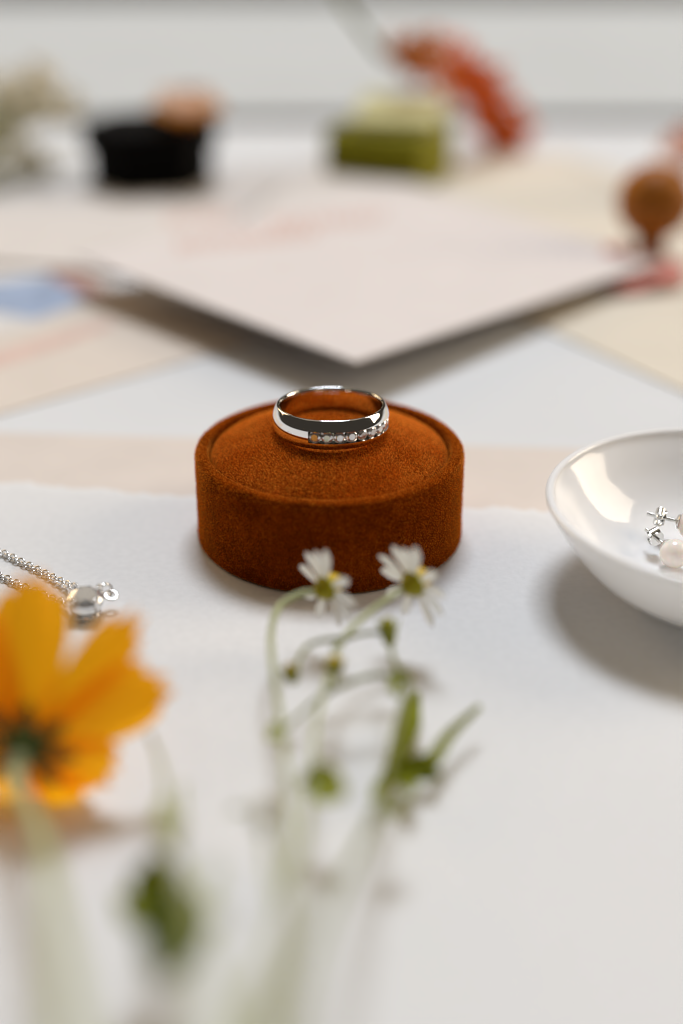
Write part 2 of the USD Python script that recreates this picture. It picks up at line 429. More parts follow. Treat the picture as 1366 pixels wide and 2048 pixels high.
# cream envelope at the right
d0, d1 = at(1410, 800), at(1085, 652); d0[2] = d1[2] = T0 + 0.6
dd = (d1 - d0) / np.linalg.norm(d1 - d0)
envr = Thing("envelope", "plain cream envelope lying flat at the right edge under the brown wooden knob", "envelope", (d0 + d1) / 2)
rc = rect(d0 - dd * 30, d1 + dd * 160, 135, left=False)
envr.part("sheet", slab(rc, 0.55), "envelope_cream", False)
ctr = (np.array(rc[0]) + rc[1] + rc[2] + rc[3]) / 4
envr.part("flap", slab([rc[0] + (ctr - rc[0]) * 0.02 + [0, 0, 0.3], rc[1] + (ctr - rc[1]) * 0.02 + [0, 0, 0.3], ctr * 0.6 + (np.array(rc[0]) + rc[1]) * 0.2 + [0, 0, 0.3]], 0.25), "envelope_cream", False)

# stack of thick cream cards under the pink card
B = [np.array(p, float) for p in ((-37, 181, 4.4), (-8, 140, 4.4), (88, 170, 4.4), (-3.7, 302, 4.4))]
stack = Thing("card_stack", "stack of thick cream cards beneath the raised blush pink card", "cards", (-5, 200, 0))
for k in range(6):
    z = 4.4 - 0.82 * k
    o = np.array([math.sin(k * 2.1) * 0.8 * (k > 0), math.cos(k * 3.3) * 0.8 * (k > 0), 0])
    stack.part("card", slab([np.array([p[0], p[1], z]) + o for p in B], 0.78), "card_cream", False)
low = Thing("paper_sheet", "flat cream sheet at the left edge behind the pink card's left corner", "paper", (-90, 230, 0))
low.part("sheet", slab([(-171, 186, 1.2), (-56, 161, 1.2), (-6, 299, 1.2), (-95, 272, 1.2)], 1.7), "card_cream", False)
# blush pink card, tilted: its near tip stands clear of the table
A = [np.array(p, float) for p in (at(710, 722, 10.5), (96, 160.8, 4.9), at(150, 510, 11.5) + np.array([96, 160.8, 4.9]) - at(710, 722, 10.5), at(150, 510, 11.5))]
card = Thing("greeting_card", "raised blush pink card with faint pink lettering, its corner pointing at the ring stand", "card", (8, 150, 4))
def card_mesh():
    n = 14
    V = []
    for a in np.linspace(0, 1, n):
        for b in np.linspace(0, 1, n):
            p = A[0] * (1 - a) * (1 - b) + A[1] * a * (1 - b) + A[2] * a * b + A[3] * (1 - a) * b
            V.append(p + [0, 0, 0.0])
    V = np.array(V); N = n * n
    i, j = np.meshgrid(np.arange(n - 1), np.arange(n - 1), indexing="ij")
    q = np.stack([i * n + j, (i + 1) * n + j, (i + 1) * n + j + 1, i * n + j + 1], -1).reshape(-1, 4)
    rim = [k * n for k in range(n)] + [(n - 1) * n + k for k in range(1, n)] + [k * n + n - 1 for k in range(n - 2, -1, -1)] + [k for k in range(n - 2, 0, -1)]
    side = [(a, a + N, b + N, b) for a, b in zip(rim, rim[1:] + rim[:1])]
    return np.vstack([V, V - [0, 0, 0.7]]), np.vstack([q, q[:, ::-1] + N, side])
card.part("sheet", card_mesh(), "card_pink", 30)
def on_card(px, py):
    """The point of the card's upper face that the photograph shows at a pixel."""
    n = np.cross(A[1] - A[0], A[3] - A[0])
    d = at(px, py, 0.0) - CAM
    return CAM + d * ((A[0] - CAM) @ n) / (d @ n) + [0, 0, 0.06]
def stroke(pts, width):
    """A flat inked stroke along pts."""
    p = np.asarray(pts); t = np.gradient(p, axis=0); t /= np.linalg.norm(t, axis=1, keepdims=True)
    sd = np.cross(t, [0, 0, 1.0]); sd /= np.linalg.norm(sd, axis=1, keepdims=True)
    n = len(p); V = np.stack([p - sd * width / 2, p + sd * width / 2], 1).reshape(-1, 3)
    return vf((V, np.array([(2 * k, 2 * k + 1, 2 * k + 3, 2 * k + 2) for k in range(n - 1)])))
for k, (x0, y0, x1, y1) in enumerate(((350, 492, 640, 462), (540, 448, 770, 432), (330, 440, 470, 428))):       # lines of looping script
    t = np.linspace(0, 1, 120)
    pts = [on_card(x0 + (x1 - x0) * q + 9 * math.sin(q * (x1 - x0) * 0.24), y0 + (y1 - y0) * q + 13 * math.sin(q * (x1 - x0) * 0.24 + 1.3 + math.sin(9 * q))) for q in t]
    card.part("script_line", stroke(pts, 1.7), "ink_faint", False)

# ------------------------------------------------------------------ velvet ring stand
H, R = 17.68, 24.85
def arc(cx, cz, r, a0, a1, n=8):
    a = np.radians(np.linspace(a0, a1, n)); return [(cx + r * math.cos(t), cz + r * math.sin(t)) for t in a]
stand = Thing("ring_stand", "round rust brown velvet ring stand with a padded top, holding the silver ring", "ring stand", (0, 0, 0))
body_prof = [(0.01, 0.0), (23.5, 0.0)] + arc(24.1, 0.9, 0.9, -90, 0, 6) + [(R, z) for z in np.linspace(1.8, H - 1.1, 20)] + arc(R - 1.0, H - 1.0, 1.0, 0, 90, 8) + [(R - 1.4, H + 0.02)] + arc(R - 1.75, H - 0.6, 0.6, 90, 180, 6) + [(R - 2.4, H - 2.2), (R - 2.42, H - 3.2), (0.01, H - 3.2)]
def wobble(mesh, amp, freq, seed=0):
    v, f = vf(mesh)
    n = meshkit.fbm(v * freq + 31, 3, seed) - 0.5
    c = v * [1, 1, 0]; c /= np.linalg.norm(c, axis=1, keepdims=True) + 1e-6
    return v + (c * 0.8 + [0, 0, 0.5]) * (n * amp)[:, None], f
stand_body = wobble(revolve(body_prof, 320), 0.16, 0.45, 2)
sb = stand.part("body", stand_body, "velvet_rust", 50)
DOME, RC = 5.3, 22.2
def dome_z(r):
    return H - 1.2 + DOME * (1 - (r / RC) ** 2.6)
dome_prof = [(0.01, dome_z(0))] + [(r, dome_z(r)) for r in np.linspace(0.8, 21.2, 28)] + [(21.6, H - 1.1), (21.85, H - 1.6), (21.9, H - 2.1), (21.9, H - 3.0)]
stand_dome = wobble(revolve(dome_prof[::-1], 320), 0.14, 0.4, 5)
sc = stand.part("cushion", stand_dome, "velvet_rust", 50)


def pile(path, mesh, n, length, width, seed, base=np.zeros(3)):
    v, f = vf(mesh)
    tm = trimesh.Trimesh(v, f, process=False)
    pts, fi = trimesh.sample.sample_surface(tm, n, seed=seed)
    nor = tm.face_normals[fi]
    keep = (pts[:, 2] > 0.3)
    pts, nor = pts[keep], nor[keep]
    r_ = np.random.default_rng(seed)
    q = np.stack([pts[:, 0], pts[:, 1], pts[:, 2]], 1)
    # the nap: hairs lean together in patches, and are stitched in fine rows
    wa = (meshkit.fbm(q * 0.13 + 50, 2, seed) - 0.5) * 1.9 + (meshkit.fbm(q * 0.5 + 50, 3, seed + 3) - 0.5) * 0.8; wb = (meshkit.fbm(q * 0.13 + 90, 2, seed + 1) - 0.5) * 1.9 + (meshkit.fbm(q * 0.5 + 90, 3, seed + 4) - 0.5) * 0.8
    top = np.clip(nor[:, 2] * 2.2, 0, 1)[:, None]                  # nap brushed back on the top, forward on the wall
    lean = np.array([0.0, 1.0, 0.0]) * (0.85 * top - 0.9 * (1 - top)) + np.array([-0.45, 0, 0]) * top
    d = nor + lean + np.stack([wa, wb, wa - wb], 1) * 0.9 + r_.normal(0, 0.26, pts.shape)
    d -= np.minimum((d * nor).sum(1) - 0.25, 0)[:, None] * nor
    d /= np.linalg.norm(d, axis=1, keepdims=True)
    L = length * r_.uniform(0.5, 1.15, len(pts))[:, None]
    P = np.stack([pts - nor * 0.03, pts + d * L * 0.55, pts + d * L + lean * L * 0.2], 1).reshape(-1, 3)
    c = UsdGeom.BasisCurves.Define(stage, numbered(path + "/velvet_pile"))
    c.CreateTypeAttr("linear")
    c.CreatePointsAttr(Vt.Vec3fArray.FromNumpy(((P - base) * MM).astype(np.float32)))
    c.CreateCurveVertexCountsAttr(Vt.IntArray.FromNumpy(np.full(len(pts), 3, np.int32)))
    w = np.tile(np.array([1, 0.8, 0.25]) * width * MM, len(pts)).astype(np.float32)
    c.CreateWidthsAttr(Vt.FloatArray.FromNumpy(w)); c.SetWidthsInterpolation("vertex")
    UsdShade.MaterialBindingAPI.Apply(c.GetPrim()).Bind(UsdShade.Material.Get(stage, "/World/Looks/velvet_pile"))
    c.GetPrim().SetCustomDataByKey("kind", "stuff")


pile(sb, stand_body, 110000, 0.33, 0.034, 1)
pile(sc, stand_dome, 105000, 0.33, 0.036, 2)

# ------------------------------------------------------------------ wedding ring with a channel of diamonds
ring_off, ring_tilt = np.array([0.3, -0.8]), -3.6
RI, BH = 9.25, 5.0
prof = []
outer = [(9.85, -2.9), (10.02, -2.85), (10.2, -2.68), (10.5, -1.9), (10.66, -0.9), (10.7, 0.0), (10.62, 0.9), (10.36, 1.8), (10.05, 2.55), (9.88, 2.83), (9.72, 2.9)]
osp = spline([(a, 0, b * 0.93) for a, b in outer], 6)[:, [0, 2]]
isp = spline([(9.66, 0, 2.9), (9.42, 0, 2.74), (9.27, 0, 2.0), (9.25, 0, 0), (9.27, 0, -2.0), (9.42, 0, -2.74), (9.66, 0, -2.9)], 6)[:, [0, 2]] * [1, 0.93]
cs = m3.CrossSection([np.vstack([osp, isp])])
band = cs.revolve(360)
A0, A1 = -112.0, 12.0                              # channel from just left of the front round to the right
cut = m3.CrossSection([np.array([(9.7, -1.4), (11.5, -1.4), (11.5, 0.72), (9.7, 0.72)])]).revolve(360, A1 - A0).rotate([0, 0, A0])
band = band - cut
Rr = rot([1, 0, 0], ring_tilt)
rz = dome_z(math.hypot(10.0, 0)) + 2.9 + 0.3
RING_T = np.array([ring_off[0], ring_off[1], rz - 0.6])
ring = Thing("wedding_ring", "polished silver wedding ring with a channel of diamonds on the rust velvet stand", "ring", RING_T - [0, 0, 2.4])
bp = ring.part("band", moved(band, Rr, RING_T), "silver", 28)
nd = 10


gem = brilliant(1.1)
for k in range(nd):
    th = math.radians(A0 + (A1 - A0) * (k + 0.5) / nd)
    out = np.array([math.cos(th), math.sin(th), 0])
    Rg = frame_to(out + np.array([0.06 * math.sin(3.7 * k), 0, 0.08 * math.sin(2.3 * k + 1)])) @ rot([0, 0, 1], 17.0 * k)
    ring.part("diamond", moved(moved(gem, Rg, out * 10.2 + [0, 0, -0.34]), Rr, RING_T), "diamond", False)

# ------------------------------------------------------------------ porcelain dish with pearl earrings
bc = np.array([68.9, -22.8, 0.0])
bowl = Thing("dish", "small white glazed porcelain dish holding pearl earrings, cut off by the right edge", "dish", bc)
bo = [(0.01, 1.0), (14.5, 1.0), (15.2, 0.3), (16.2, 0.0), (17.2, 0.35), (17.8, 1.3), (20.5, 2.9), (24, 5.6), (27.3, 9.4), (30.0, 13.4), (31.85, 16.9)]
bo = spline([(a * 0.985, 0, b) for a, b in bo], 6)[:, [0, 2]]
bi = [(30.5, 16.9), (28.2, 14.0), (25.4, 10.3), (22.0, 6.9), (18.0, 4.6), (13.5, 3.4), (8, 3.0), (0.01, 2.9)]
bi = spline([(a * 0.985, 0, b) for a, b in bi], 6)[:, [0, 2]]
lip = arc(30.75, 17.0, 0.8, 0, 180, 12)
bowl.part("bowl", moved(revolve(np.vstack([bo[:-1], lip, bi[1:]]), 256), t=bc), "porcelain", True)


def dish_z(x, y):
    r = math.hypot(x - bc[0], y - bc[1])
    return float(np.interp(r, bi[::-1, 0], bi[::-1, 1]))


def earring(p, direction, label, pr=2.55, post=9.2):
    """A pearl stud: pearl at p, its post leaving along direction with a butterfly back on it."""
    d = np.asarray(direction, float); d /= np.linalg.norm(d)
    e = Thing("pearl_earring", label, "earring", (p[0], p[1], dish_z(p[0], p[1])))
    e.part("pearl", moved(blob(pr, 3, 0.015, 1.0, 4), t=p), "pearl", True)
    F = frame_to(d)
    cup = revolve([(0.01, 0), (1.3, 0), (1.45, 0.12), (1.2, 0.5), (0.5, 0.75), (0.01, 0.78)], 24)
    e.part("cup", moved(cup, F, p + d * (pr - 0.35)), "silver_wire", 40)
    e.part("post", tube([p + d * (pr + 0.2), p + d * (pr + 3), p + d * (pr + post)], 0.36, 12, 4), "silver_wire", 40)
    back = []
    plate = trimesh.creation.cylinder(1.7, 0.35, sections=24)
    back.append(vf(plate))
    for s in (-1, 1):                                                    # the two curled wings of the butterfly back
        a = np.radians(np.linspace(-80, 250, 22))
        path = [(s * (0.95 - 0.85 * math.cos(t) * 1.0), 0, 1.15 + 1.0 * math.sin(t)) for t in a]
        path = np.array(path)
        L = np.gradient(path, axis=0); nrm = np.stack([L[:, 2], 0 * L[:, 0], -L[:, 0]], 1); nrm /= np.linalg.norm(nrm, axis=1, keepdims=True)
        v = np.vstack([path + nrm * 0.14 + [0, 1.1, 0], path - nrm * 0.14 + [0, 1.1, 0], path + nrm * 0.14 - [0, 1.1, 0], path - nrm * 0.14 - [0, 1.1, 0]])
        n = len(path); q = []
        for k in range(n - 1):
            for (i, j) in ((0, 1), (1, 3), (3, 2), (2, 0)):
                q.append((i * n + k, j * n + k, j * n + k + 1, i * n + k + 1))
        back.append(vf((v, np.array(q))))
    e.part("butterfly_back", moved(moved((vf(join(*back))[0] * 0.82, join(*back)[1]), F @ rot([0, 0, 1], 75)), t=p + d * (pr + post * 0.42)), "silver_wire", 40)


p1 = at(1349, 1107, 6.2); p2 = at(1385, 1050, 7.2)
tip2 = at(1294, 1027, 8.2)
earring(p2, tip2 - p2, "pearl stud earring whose bare post points left with its clutch on, farther in the dish", 2.7, float(np.linalg.norm(tip2 - p2)) - 2.7)
earring(p1, np.array([-0.42, 0.8, 0.12]), "pearl stud earring nearer the dish's front, pearl facing forward", 2.6, 5.5)

# ------------------------------------------------------------------ necklace
pend = at(170, 1197, 3.4)
neck = Thing("necklace", "fine silver chain necklace with a solitaire pendant lying behind the orange flower", "necklace", (pend[0], pend[1], 0))
def torus(Rx, Ry, r, n=18, m=8):
    a = np.arange(n) * 2 * np.pi / n
    p = np.stack([Rx * np.cos(a), Ry * np.sin(a), 0 * a], 1)
    t = np.stack([-Rx * np.sin(a), Ry * np.cos(a), 0 * a], 1); t /= np.linalg.norm(t, axis=1, keepdims=True)
    nn = np.stack([t[:, 1], -t[:, 0], 0 * a], 1)
    b = np.arange(m) * 2 * np.pi / m
    v = (p[:, None] + r * (np.cos(b)[None, :, None] * nn[:, None] + np.sin(b)[None, :, None] * np.array([0, 0, 1.0]))).reshape(-1, 3)
    i, j = np.meshgrid(np.arange(n), np.arange(m), indexing="ij"); i2, j2 = (i + 1) % n, (j + 1) % m
    return vf((v, np.stack([i * m + j, i2 * m + j, i2 * m + j2, i * m + j2], -1).reshape(-1, 4)))


link = torus(0.92, 0.62, 0.17, 16, 7)
top_pts = [at(152, 1176, 2.6), at(128, 1166, 1.3), at(75, 1140, 0.7), at(30, 1118, 0.7), at(0, 1104, 0.7), at(-60, 1082, 0.7), at(-140, 1085, 0.7), at(-165, 1110, 0.7),
           at(-130, 1130, 0.7), at(-60, 1132, 0.7), at(0, 1152, 0.7), at(40, 1170, 0.7), at(90, 1190, 0.8), at(125, 1203, 1.4), at(145, 1210, 2.2)]
path = spline(top_pts, 40)
s = np.concatenate([[0], np.cumsum(np.linalg.norm(np.diff(path, axis=0), axis=1))])
nl = int(s[-1] / 1.17)
for k in range(nl):
    sk = (k + 0.5) * s[-1] / nl
    p = np.array([np.interp(sk, s, path[:, i]) for i in range(3)]); pa = np.array([np.interp(sk + 0.3, s, path[:, i]) for i in range(3)]); pb = np.array([np.interp(sk - 0.3, s, path[:, i]) for i in range(3)])
    d = pa - pb; d /= np.linalg.norm(d)
    n_ = np.cross(d, [0, 0, 1.0]); n_ /= np.linalg.norm(n_); u_ = np.cross(n_, d)
    tilt = math.radians(48 if k % 2 else -42)
    y_ = n_ * math.cos(tilt) + u_ * math.sin(tilt); z_ = np.cross(d, y_)
    neck.part("link", moved(link, np.stack([d, y_, z_], 1), p), "silver_wire", True)
pt = at(171, 1194, 3.9)
pax = np.array([0.05, -0.16, 1.0]); Fp = frame_to(pax)
setting = []
gr = 2.95
basket = moved(revolve(np.array(arc(2.2, -3.0, 0.3, 0, 330, 12)), 40, True), None)
basket2 = moved(revolve(np.array([(gr - 0.35, -1.25), (gr + 0.05, -1.3), (gr + 0.02, -0.55), (gr - 0.28, -0.6)]), 40, True), None)
sp_ = neck.part("setting", moved(join(basket, basket2), Fp, pt), "silver", 30)
for k in range(4):
    a = math.radians(45 + 90 * k)
    c_, s_ = math.cos(a), math.sin(a)
    pr_ = [(2.15 * c_, 2.15 * s_, -3.2), (2.75 * c_, 2.75 * s_, -1.4), (3.15 * c_, 3.15 * s_, 0.1), (2.95 * c_, 2.95 * s_, 0.85), (2.5 * c_, 2.5 * s_, 1.05)]
    neck.part("prong", moved(tube(pr_, [0.3, 0.34, 0.36, 0.34, 0.26], 10, 5), Fp, pt), "silver", True, parent=sp_)
neck.part("gemstone", moved(brilliant(3.0), Fp @ rot([0, 0, 1], 11), pt), "diamond", False, parent=sp_)
bail = at(212, 1182, 3.4)
for k, (o, rr) in enumerate((((0, 0, 0), 1.15), ((0.9, -0.5, -0.6), 1.0))):
    neck.part("bail", moved(torus(rr, rr, 0.27, 22, 8), rot([0, 0, 1], 40) @ rot([1, 0, 0], 70 - 50 * k), bail + np.array(o)), "silver", True)
neck.part("bail", tube([pt + Fp @ np.array([2.8, 0.9, -0.6]), bail + [-0.8, 0.2, 0.2]], 0.3, 8, 3), "silver", True)

# ------------------------------------------------------------------ orange flower in the left foreground
fc = at(48, 1497, 13.0)
view = lambda r, u, f: RGT * r + UPV * u + FWD * f
ax = view(0.04, 0.40, 0.92); ax /= np.linalg.norm(ax)
cos = Thing("orange_flower", "orange yellow garden flower seen from behind at the left front of the table", "flower", (fc[0], fc[1], 0))
Ff = frame_to(ax, UPV)                                # third column = axis, columns 0, 1 span the petals' plane
def petal_at(centre, F, ang, lean, mesh, offset=1.0):
    """Places a petal so that it leaves the axis F[:,2] at the angle lean, in the direction ang round it (0 = F[:,1], 90 = -F[:,0])."""
    a = math.radians(ang); l = math.radians(lean)
    rad = F[:, 1] * math.cos(a) - F[:, 0] * math.sin(a)
    y = rad * math.sin(l) + F[:, 2] * math.cos(l)
    z = -rad * math.cos(l) + F[:, 2] * math.sin(l)
    x = np.cross(y, z)
    return moved(mesh, np.stack([x, y, z], 1), centre + rad * offset)
ORANGE = [(0, 64, 23.0, 11.0), (46, 66, 22.8, 7.0), (76, 70, 20.5, 10.5), (128, 74, 13.5, 10), (165, 70, 15.5, 10), (205, 70, 15.5, 10), (250, 68, 18, 10.5), (292, 66, 21, 10.5), (325, 66, 22, 10)]
for k, (a, l, ln, w) in enumerate(ORANGE):
    cos.part("petal", petal_at(fc, Ff, a, l, petal(ln, w, 0.16, 0.13, 0.55, 0.10, 0.04, nl=22, nw=13, seed=k, thick=0)), "petal_orange", True)
cal = revolve([(0.01, -2.6), (1.0, -2.5), (2.0, -1.6), (2.7, -0.2), (2.9, 1.2), (2.4, 2.2), (0.01, 2.4)], 24)
cp = cos.part("calyx", moved(cal, Ff, fc), "leaf_dark", True)
for k in range(8):
    cos.part("sepal", petal_at(fc - ax * 1.2, Ff, k * 45 + 10, 78, petal(5.6, 2.2, 0.1, 0.05, 0.1, thick=0.25, nl=8, nw=5), 1.8), "leaf_dark", True, parent=cp)
stem = [fc - ax * 2.0, fc - ax * 6 + [0.3, 0, -1.2], at(86, 1680, 18), at(110, 1830, 26), at(136, 2040, 36), at(165, 2300, 46)]
cos.part("stem", tube(stem, [1.15, 1.0, 1.05, 1.1, 1.2], 12), "stem_pale", True)

# ------------------------------------------------------------------ chamomile sprigs in the foreground
def flower_head(th, centre, axis, petals, disc_r=2.1, plen=5.3, pw=1.95, seed=0):
    F = frame_to(axis, UPV)
    a = np.asarray(axis, float) / np.linalg.norm(axis)
    hp = th.part("flower_head", moved(blob([disc_r * 0.92, disc_r * 0.92, disc_r * 1.05], seed, 0.08, 2.5), F, centre + a * 1.0), "disc_yellow", True)
    cal = revolve([(0.01, -2.1), (0.7, -2.0), (1.5, -1.2), (disc_r * 0.95, -0.1), (disc_r * 0.98, 0.6), (0.01, 0.8)], 20)
    th.part("calyx", moved(cal, F, centre), "calyx_olive", True, parent=hp)
    r_ = np.random.default_rng(seed)
    for k, (ang, lean) in enumerate(petals):
        pm = petal(plen * r_.uniform(0.9, 1.1), pw * r_.uniform(0.88, 1.1), 0.08, -0.06, 0.4, 0.02, 0.02, nl=10, nw=7, base=0.35, seed=seed + k, thick=0)
        th.part("petal", petal_at(centre, F, ang, lean, pm, disc_r * 0.85), "petal_white", True, parent=hp)
    return hp


def bud(th, centre, axis, r, length, mat_, seed=0):
    F = frame_to(axis, UPV)
    b = th.part("bud", moved(blob([r, r, length], seed, 0.12, 2.0), F, centre), mat_, True)
    cal = revolve([(0.01, -length * 1.15), (r * 0.5, -length * 1.05), (r * 0.95, -length * 0.55), (r * 1.08, 0), (r * 0.9, length * 0.1), (0.01, length * 0.1)], 16)
    th.part("calyx", moved(cal, F, centre), "leaf_light", True, parent=b)
    for k in range(5):
        th.part("sepal", petal_at(centre - F[:, 2] * length * 0.4, F, 72 * k + seed * 20, 22, petal(length * 1.3, r * 0.9, 0.2, 0.05, 0.15, thick=0.1, nl=7, nw=5), r * 0.8), "leaf_light", True, parent=b)


def leaf(th, pts, widths, mat_, parent=None, normal=(0, -0.3, 1.0), thick=0.25):
    """A blade along a line of points with the given widths, closed, gently folded along its midrib."""
    p = spline(pts, 6); w = np.interp(np.linspace(0, 1, len(p)), np.linspace(0, 1, len(widths)), widths)
    t = np.gradient(p, axis=0); t /= np.linalg.norm(t, axis=1, keepdims=True)
    nrm = np.asarray(normal, float); sd = np.cross(t, nrm); sd /= np.linalg.norm(sd, axis=1, keepdims=True) + 1e-9; up = np.cross(sd, t)
    cols = [p + sd * (w * s)[:, None] / 2 + up * (abs(s) * w * 0.18)[:, None] for s in (-1, -0.5, 0, 0.5, 1)]
    top = np.stack(cols, 1); n, m = top.shape[:2]
    V = np.vstack([top.reshape(-1, 3), (top - (up * thick)[:, None]).reshape(-1, 3)]); N = n * m
    i, j = np.meshgrid(np.arange(n - 1), np.arange(m - 1), indexing="ij")
    q = np.stack([i * m + j, i * m + j + 1, (i + 1) * m + j + 1, (i + 1) * m + j], -1).reshape(-1, 4)
    rim = [k for k in range(m)] + [k * m + m - 1 for k in range(1, n)] + [(n - 1) * m + k for k in range(m - 2, -1, -1)] + [k * m for k in range(n - 2, 0, -1)]
    side = [(a, a + N, b + N, b) for a, b in zip(rim, rim[1:] + rim[:1])]
    return th.part("leaf", (V, np.vstack([q, q[:, ::-1] + N, side])), mat_, True, parent=parent)


def P(*pp):
    """Points along a sprig; its near end rises from the table towards the hand of the bouquet outside the frame."""
    return [at(x, y, z + max(0.0, y - 1560) / 490 * 32) for x, y, z in pp]


ch = Thing("chamomile_sprig", "chamomile sprig with two open white blossoms in front of the rust velvet stand", "flower", (at(480, 2040, 4)[0], at(480, 2040, 4)[1], 0))
c1, c2 = at(652, 1176, 12), at(826, 1168, 13.5)
flower_head(ch, c1, view(0.64, 0.38, 0.52), [(-62, 78), (-20, 84), (8, 88), (24, 82), (75, 88), (110, 92), (140, 95), (175, 92), (-105, 90), (-140, 95)], seed=1)
flower_head(ch, c2, view(0.60, 0.42, 0.54), [(-75, 80), (-48, 86), (-14, 84), (10, 88), (28, 84), (70, 90), (105, 92), (135, 95), (170, 92), (-110, 92), (-142, 95)], seed=7, disc_r=2.3)
ch.part("stem", tube(P((636, 1182, 11.5), (600, 1188, 11.5), (560, 1212, 11), (543, 1260, 10.5), (545, 1330, 10), (562, 1450, 9), (580, 1640, 8), (560, 1840, 7), (500, 2060, 5), (470, 2300, 3)), [0.62, 0.6, 0.55, 0.5, 0.45, 0.42, 0.4, 0.4], 10), "stem_pale", True)
ch.part("stem", tube(P((806, 1178, 13), (765, 1205, 12.5), (715, 1245, 12), (680, 1290, 11), (655, 1360, 10.5), (632, 1450, 10), (618, 1600, 9), (575, 1800, 7.5), (520, 2060, 5), (480, 2300, 3)), [0.5, 0.5, 0.48, 0.45, 0.42, 0.4, 0.4], 10), "stem_pale", True)
bud(ch, at(777, 1262, 12), view(-0.10, 1.0, 0.1), 1.15, 2.2, "calyx_olive", 3)
ch.part("stem", tube(P((782, 1290, 11.8), (786, 1318, 11.5), (800, 1345, 11), (818, 1362, 10.8), (812, 1395, 10), (790, 1470, 9), (775, 1560, 8), (720, 1700, 6), (640, 1850, 5), (560, 2060, 4), (520, 2300, 3)), [0.35, 0.4, 0.5, 0.6, 0.5, 0.55, 0.6, 0.7, 0.8], 8), "stem_olive", True)
ch.part("stem", tube(P((814, 1360, 10.8), (780, 1352, 10.6), (745, 1352, 10.3), (690, 1368, 10), (640, 1395, 9.6), (600, 1430, 9.2), (560, 1466, 9)), [0.5, 0.42, 0.4, 0.34, 0.3], 8), "stem_olive", True)
ch.part("stem", tube(P((772, 1266, 12), (735, 1266, 11.8), (690, 1278, 11.5), (665, 1300, 11)), [0.32, 0.34, 0.38], 8), "stem_olive", True)
ch.part("stem", tube(P((690, 1278, 11.5), (650, 1280, 11.3), (615, 1293, 11), (598, 1320, 10.6), (588, 1340, 10.2)), [0.38, 0.36, 0.34, 0.3], 8), "stem_olive", True)
bud(ch, at(582, 1346, 10), view(-0.25, 0.9, -0.1), 1.15, 1.5, "bud_ochre", 4)
bud(ch, at(668, 1332, 11), view(0.05, 1.0, 0.0), 1.25, 1.5, "disc_yellow", 5)
ch.part("stem", tube(P((668, 1350, 10.6), (672, 1375, 10.4), (690, 1369, 10)), 0.3, 8), "stem_olive", True)
bud(ch, at(530, 1632, 21), view(0.15, 0.9, 0.1), 1.0, 1.5, "bud_ochre", 6)
ch.part("stem", tube(P((528, 1655, 8.8), (540, 1720, 8.2), (560, 1800, 7.6)), 0.35, 8), "stem_pale", True)
leaf(ch, P((822, 1352, 11), (800, 1350, 10.8), (788, 1378, 10.6), (800, 1392, 10.2)), [0.4, 1.8, 1.6, 0.3], "leaf_green")
leaf(ch, P((836, 1385, 4.5), (818, 1440, 4.3), (796, 1500, 3.8), (772, 1558, 3.0)), [0.8, 3.6, 3.2, 1.4], "leaf_green", normal=(0.3, -0.8, 0.6))
big = leaf(ch, P((765, 1562, 3.0), (800, 1545, 3.5), (840, 1535, 4.0), (868, 1515, 4.5), (900, 1468, 5.0), (960, 1412, 5.5)), [2.0, 3.6, 4.0, 2.2, 1.6, 0.8], "leaf_green", normal=(0, -0.8, 0.6))
leaf(ch, P((835, 1530, 4.0), (860, 1545, 3.8), (884, 1552, 3.5)), [3.2, 3.0, 0.6], "leaf_green", parent=big, normal=(0, -0.8, 0.6))
leaf(ch, P((808, 1545, 3.5), (820, 1578, 3.1), (816, 1592, 2.9)), [3.0, 2.0, 0.4], "leaf_green", parent=big, normal=(0, -0.8, 0.6))
leaf(ch, P((768, 1560, 3.0), (752, 1580, 2.5), (745, 1598, 2.1)), [1.6, 1.2, 0.4], "leaf_green", parent=big, normal=(0, -0.8, 0.6))
leaf(ch, P((750, 1612, 6.5), (785, 1618, 6.3), (812, 1606, 6.2)), [0.7, 2.6, 0.6], "stem_olive")
leaf(ch, P((604, 1572, 10), (636, 1562, 10), (668, 1578, 9.8), (690, 1590, 9.6)), [1.8, 4.8, 4.8, 1.4], "leaf_light", normal=(0, -0.8, 0.6))
leaf(ch, P((538, 1478, 9.4), (552, 1464, 9.4), (572, 1458, 9.2)), [0.8, 2.6, 0.7], "leaf_light", normal=(0, -0.8, 0.6))
leaf(ch, P((460, 1625, 9), (475, 1618, 9), (492, 1622, 9)), [0.3, 0.9, 0.3], "stem_pale", normal=(0, -0.8, 0.6))

ch2 = Thing("chamomile_sprig", "blurred budding sprig with one dark green leaf, beside the orange flower's stem", "flower", (at(430, 2040, 4)[0], at(430, 2040, 4)[1], 0))
ch2.part("stem", tube(P((300, 1470, 10), (322, 1530, 11), (340, 1640, 12), (350, 1700, 12), (372, 1790, 11), (395, 1880, 10), (420, 2000, 9), (450, 2200, 7)), [0.3, 0.4, 0.5, 0.55, 0.6, 0.7], 10), "stem_pale", True)
ch2.part("stem", tube(P((365, 1570, 11), (362, 1640, 11.5), (352, 1700, 12)), 0.35, 8), "stem_pale", True)
bud(ch2, at(340, 1668, 26), view(-0.15, 1.0, 0.0), 0.95, 1.5, "calyx_olive", 8)
leaf(ch2, P((350, 1695, 12), (332, 1655, 12.5), (322, 1600, 13)), [1.6, 2.4, 0.8], "leaf_light", normal=(0, -0.8, 0.6))
dl = leaf(ch2, P((390, 1815, 2), (355, 1795, 1), (310, 1772, 0), (262, 1780, 0)), [2, 5.6, 7.2, 3.5], "leaf_green", normal=(0, -0.8, 0.6))
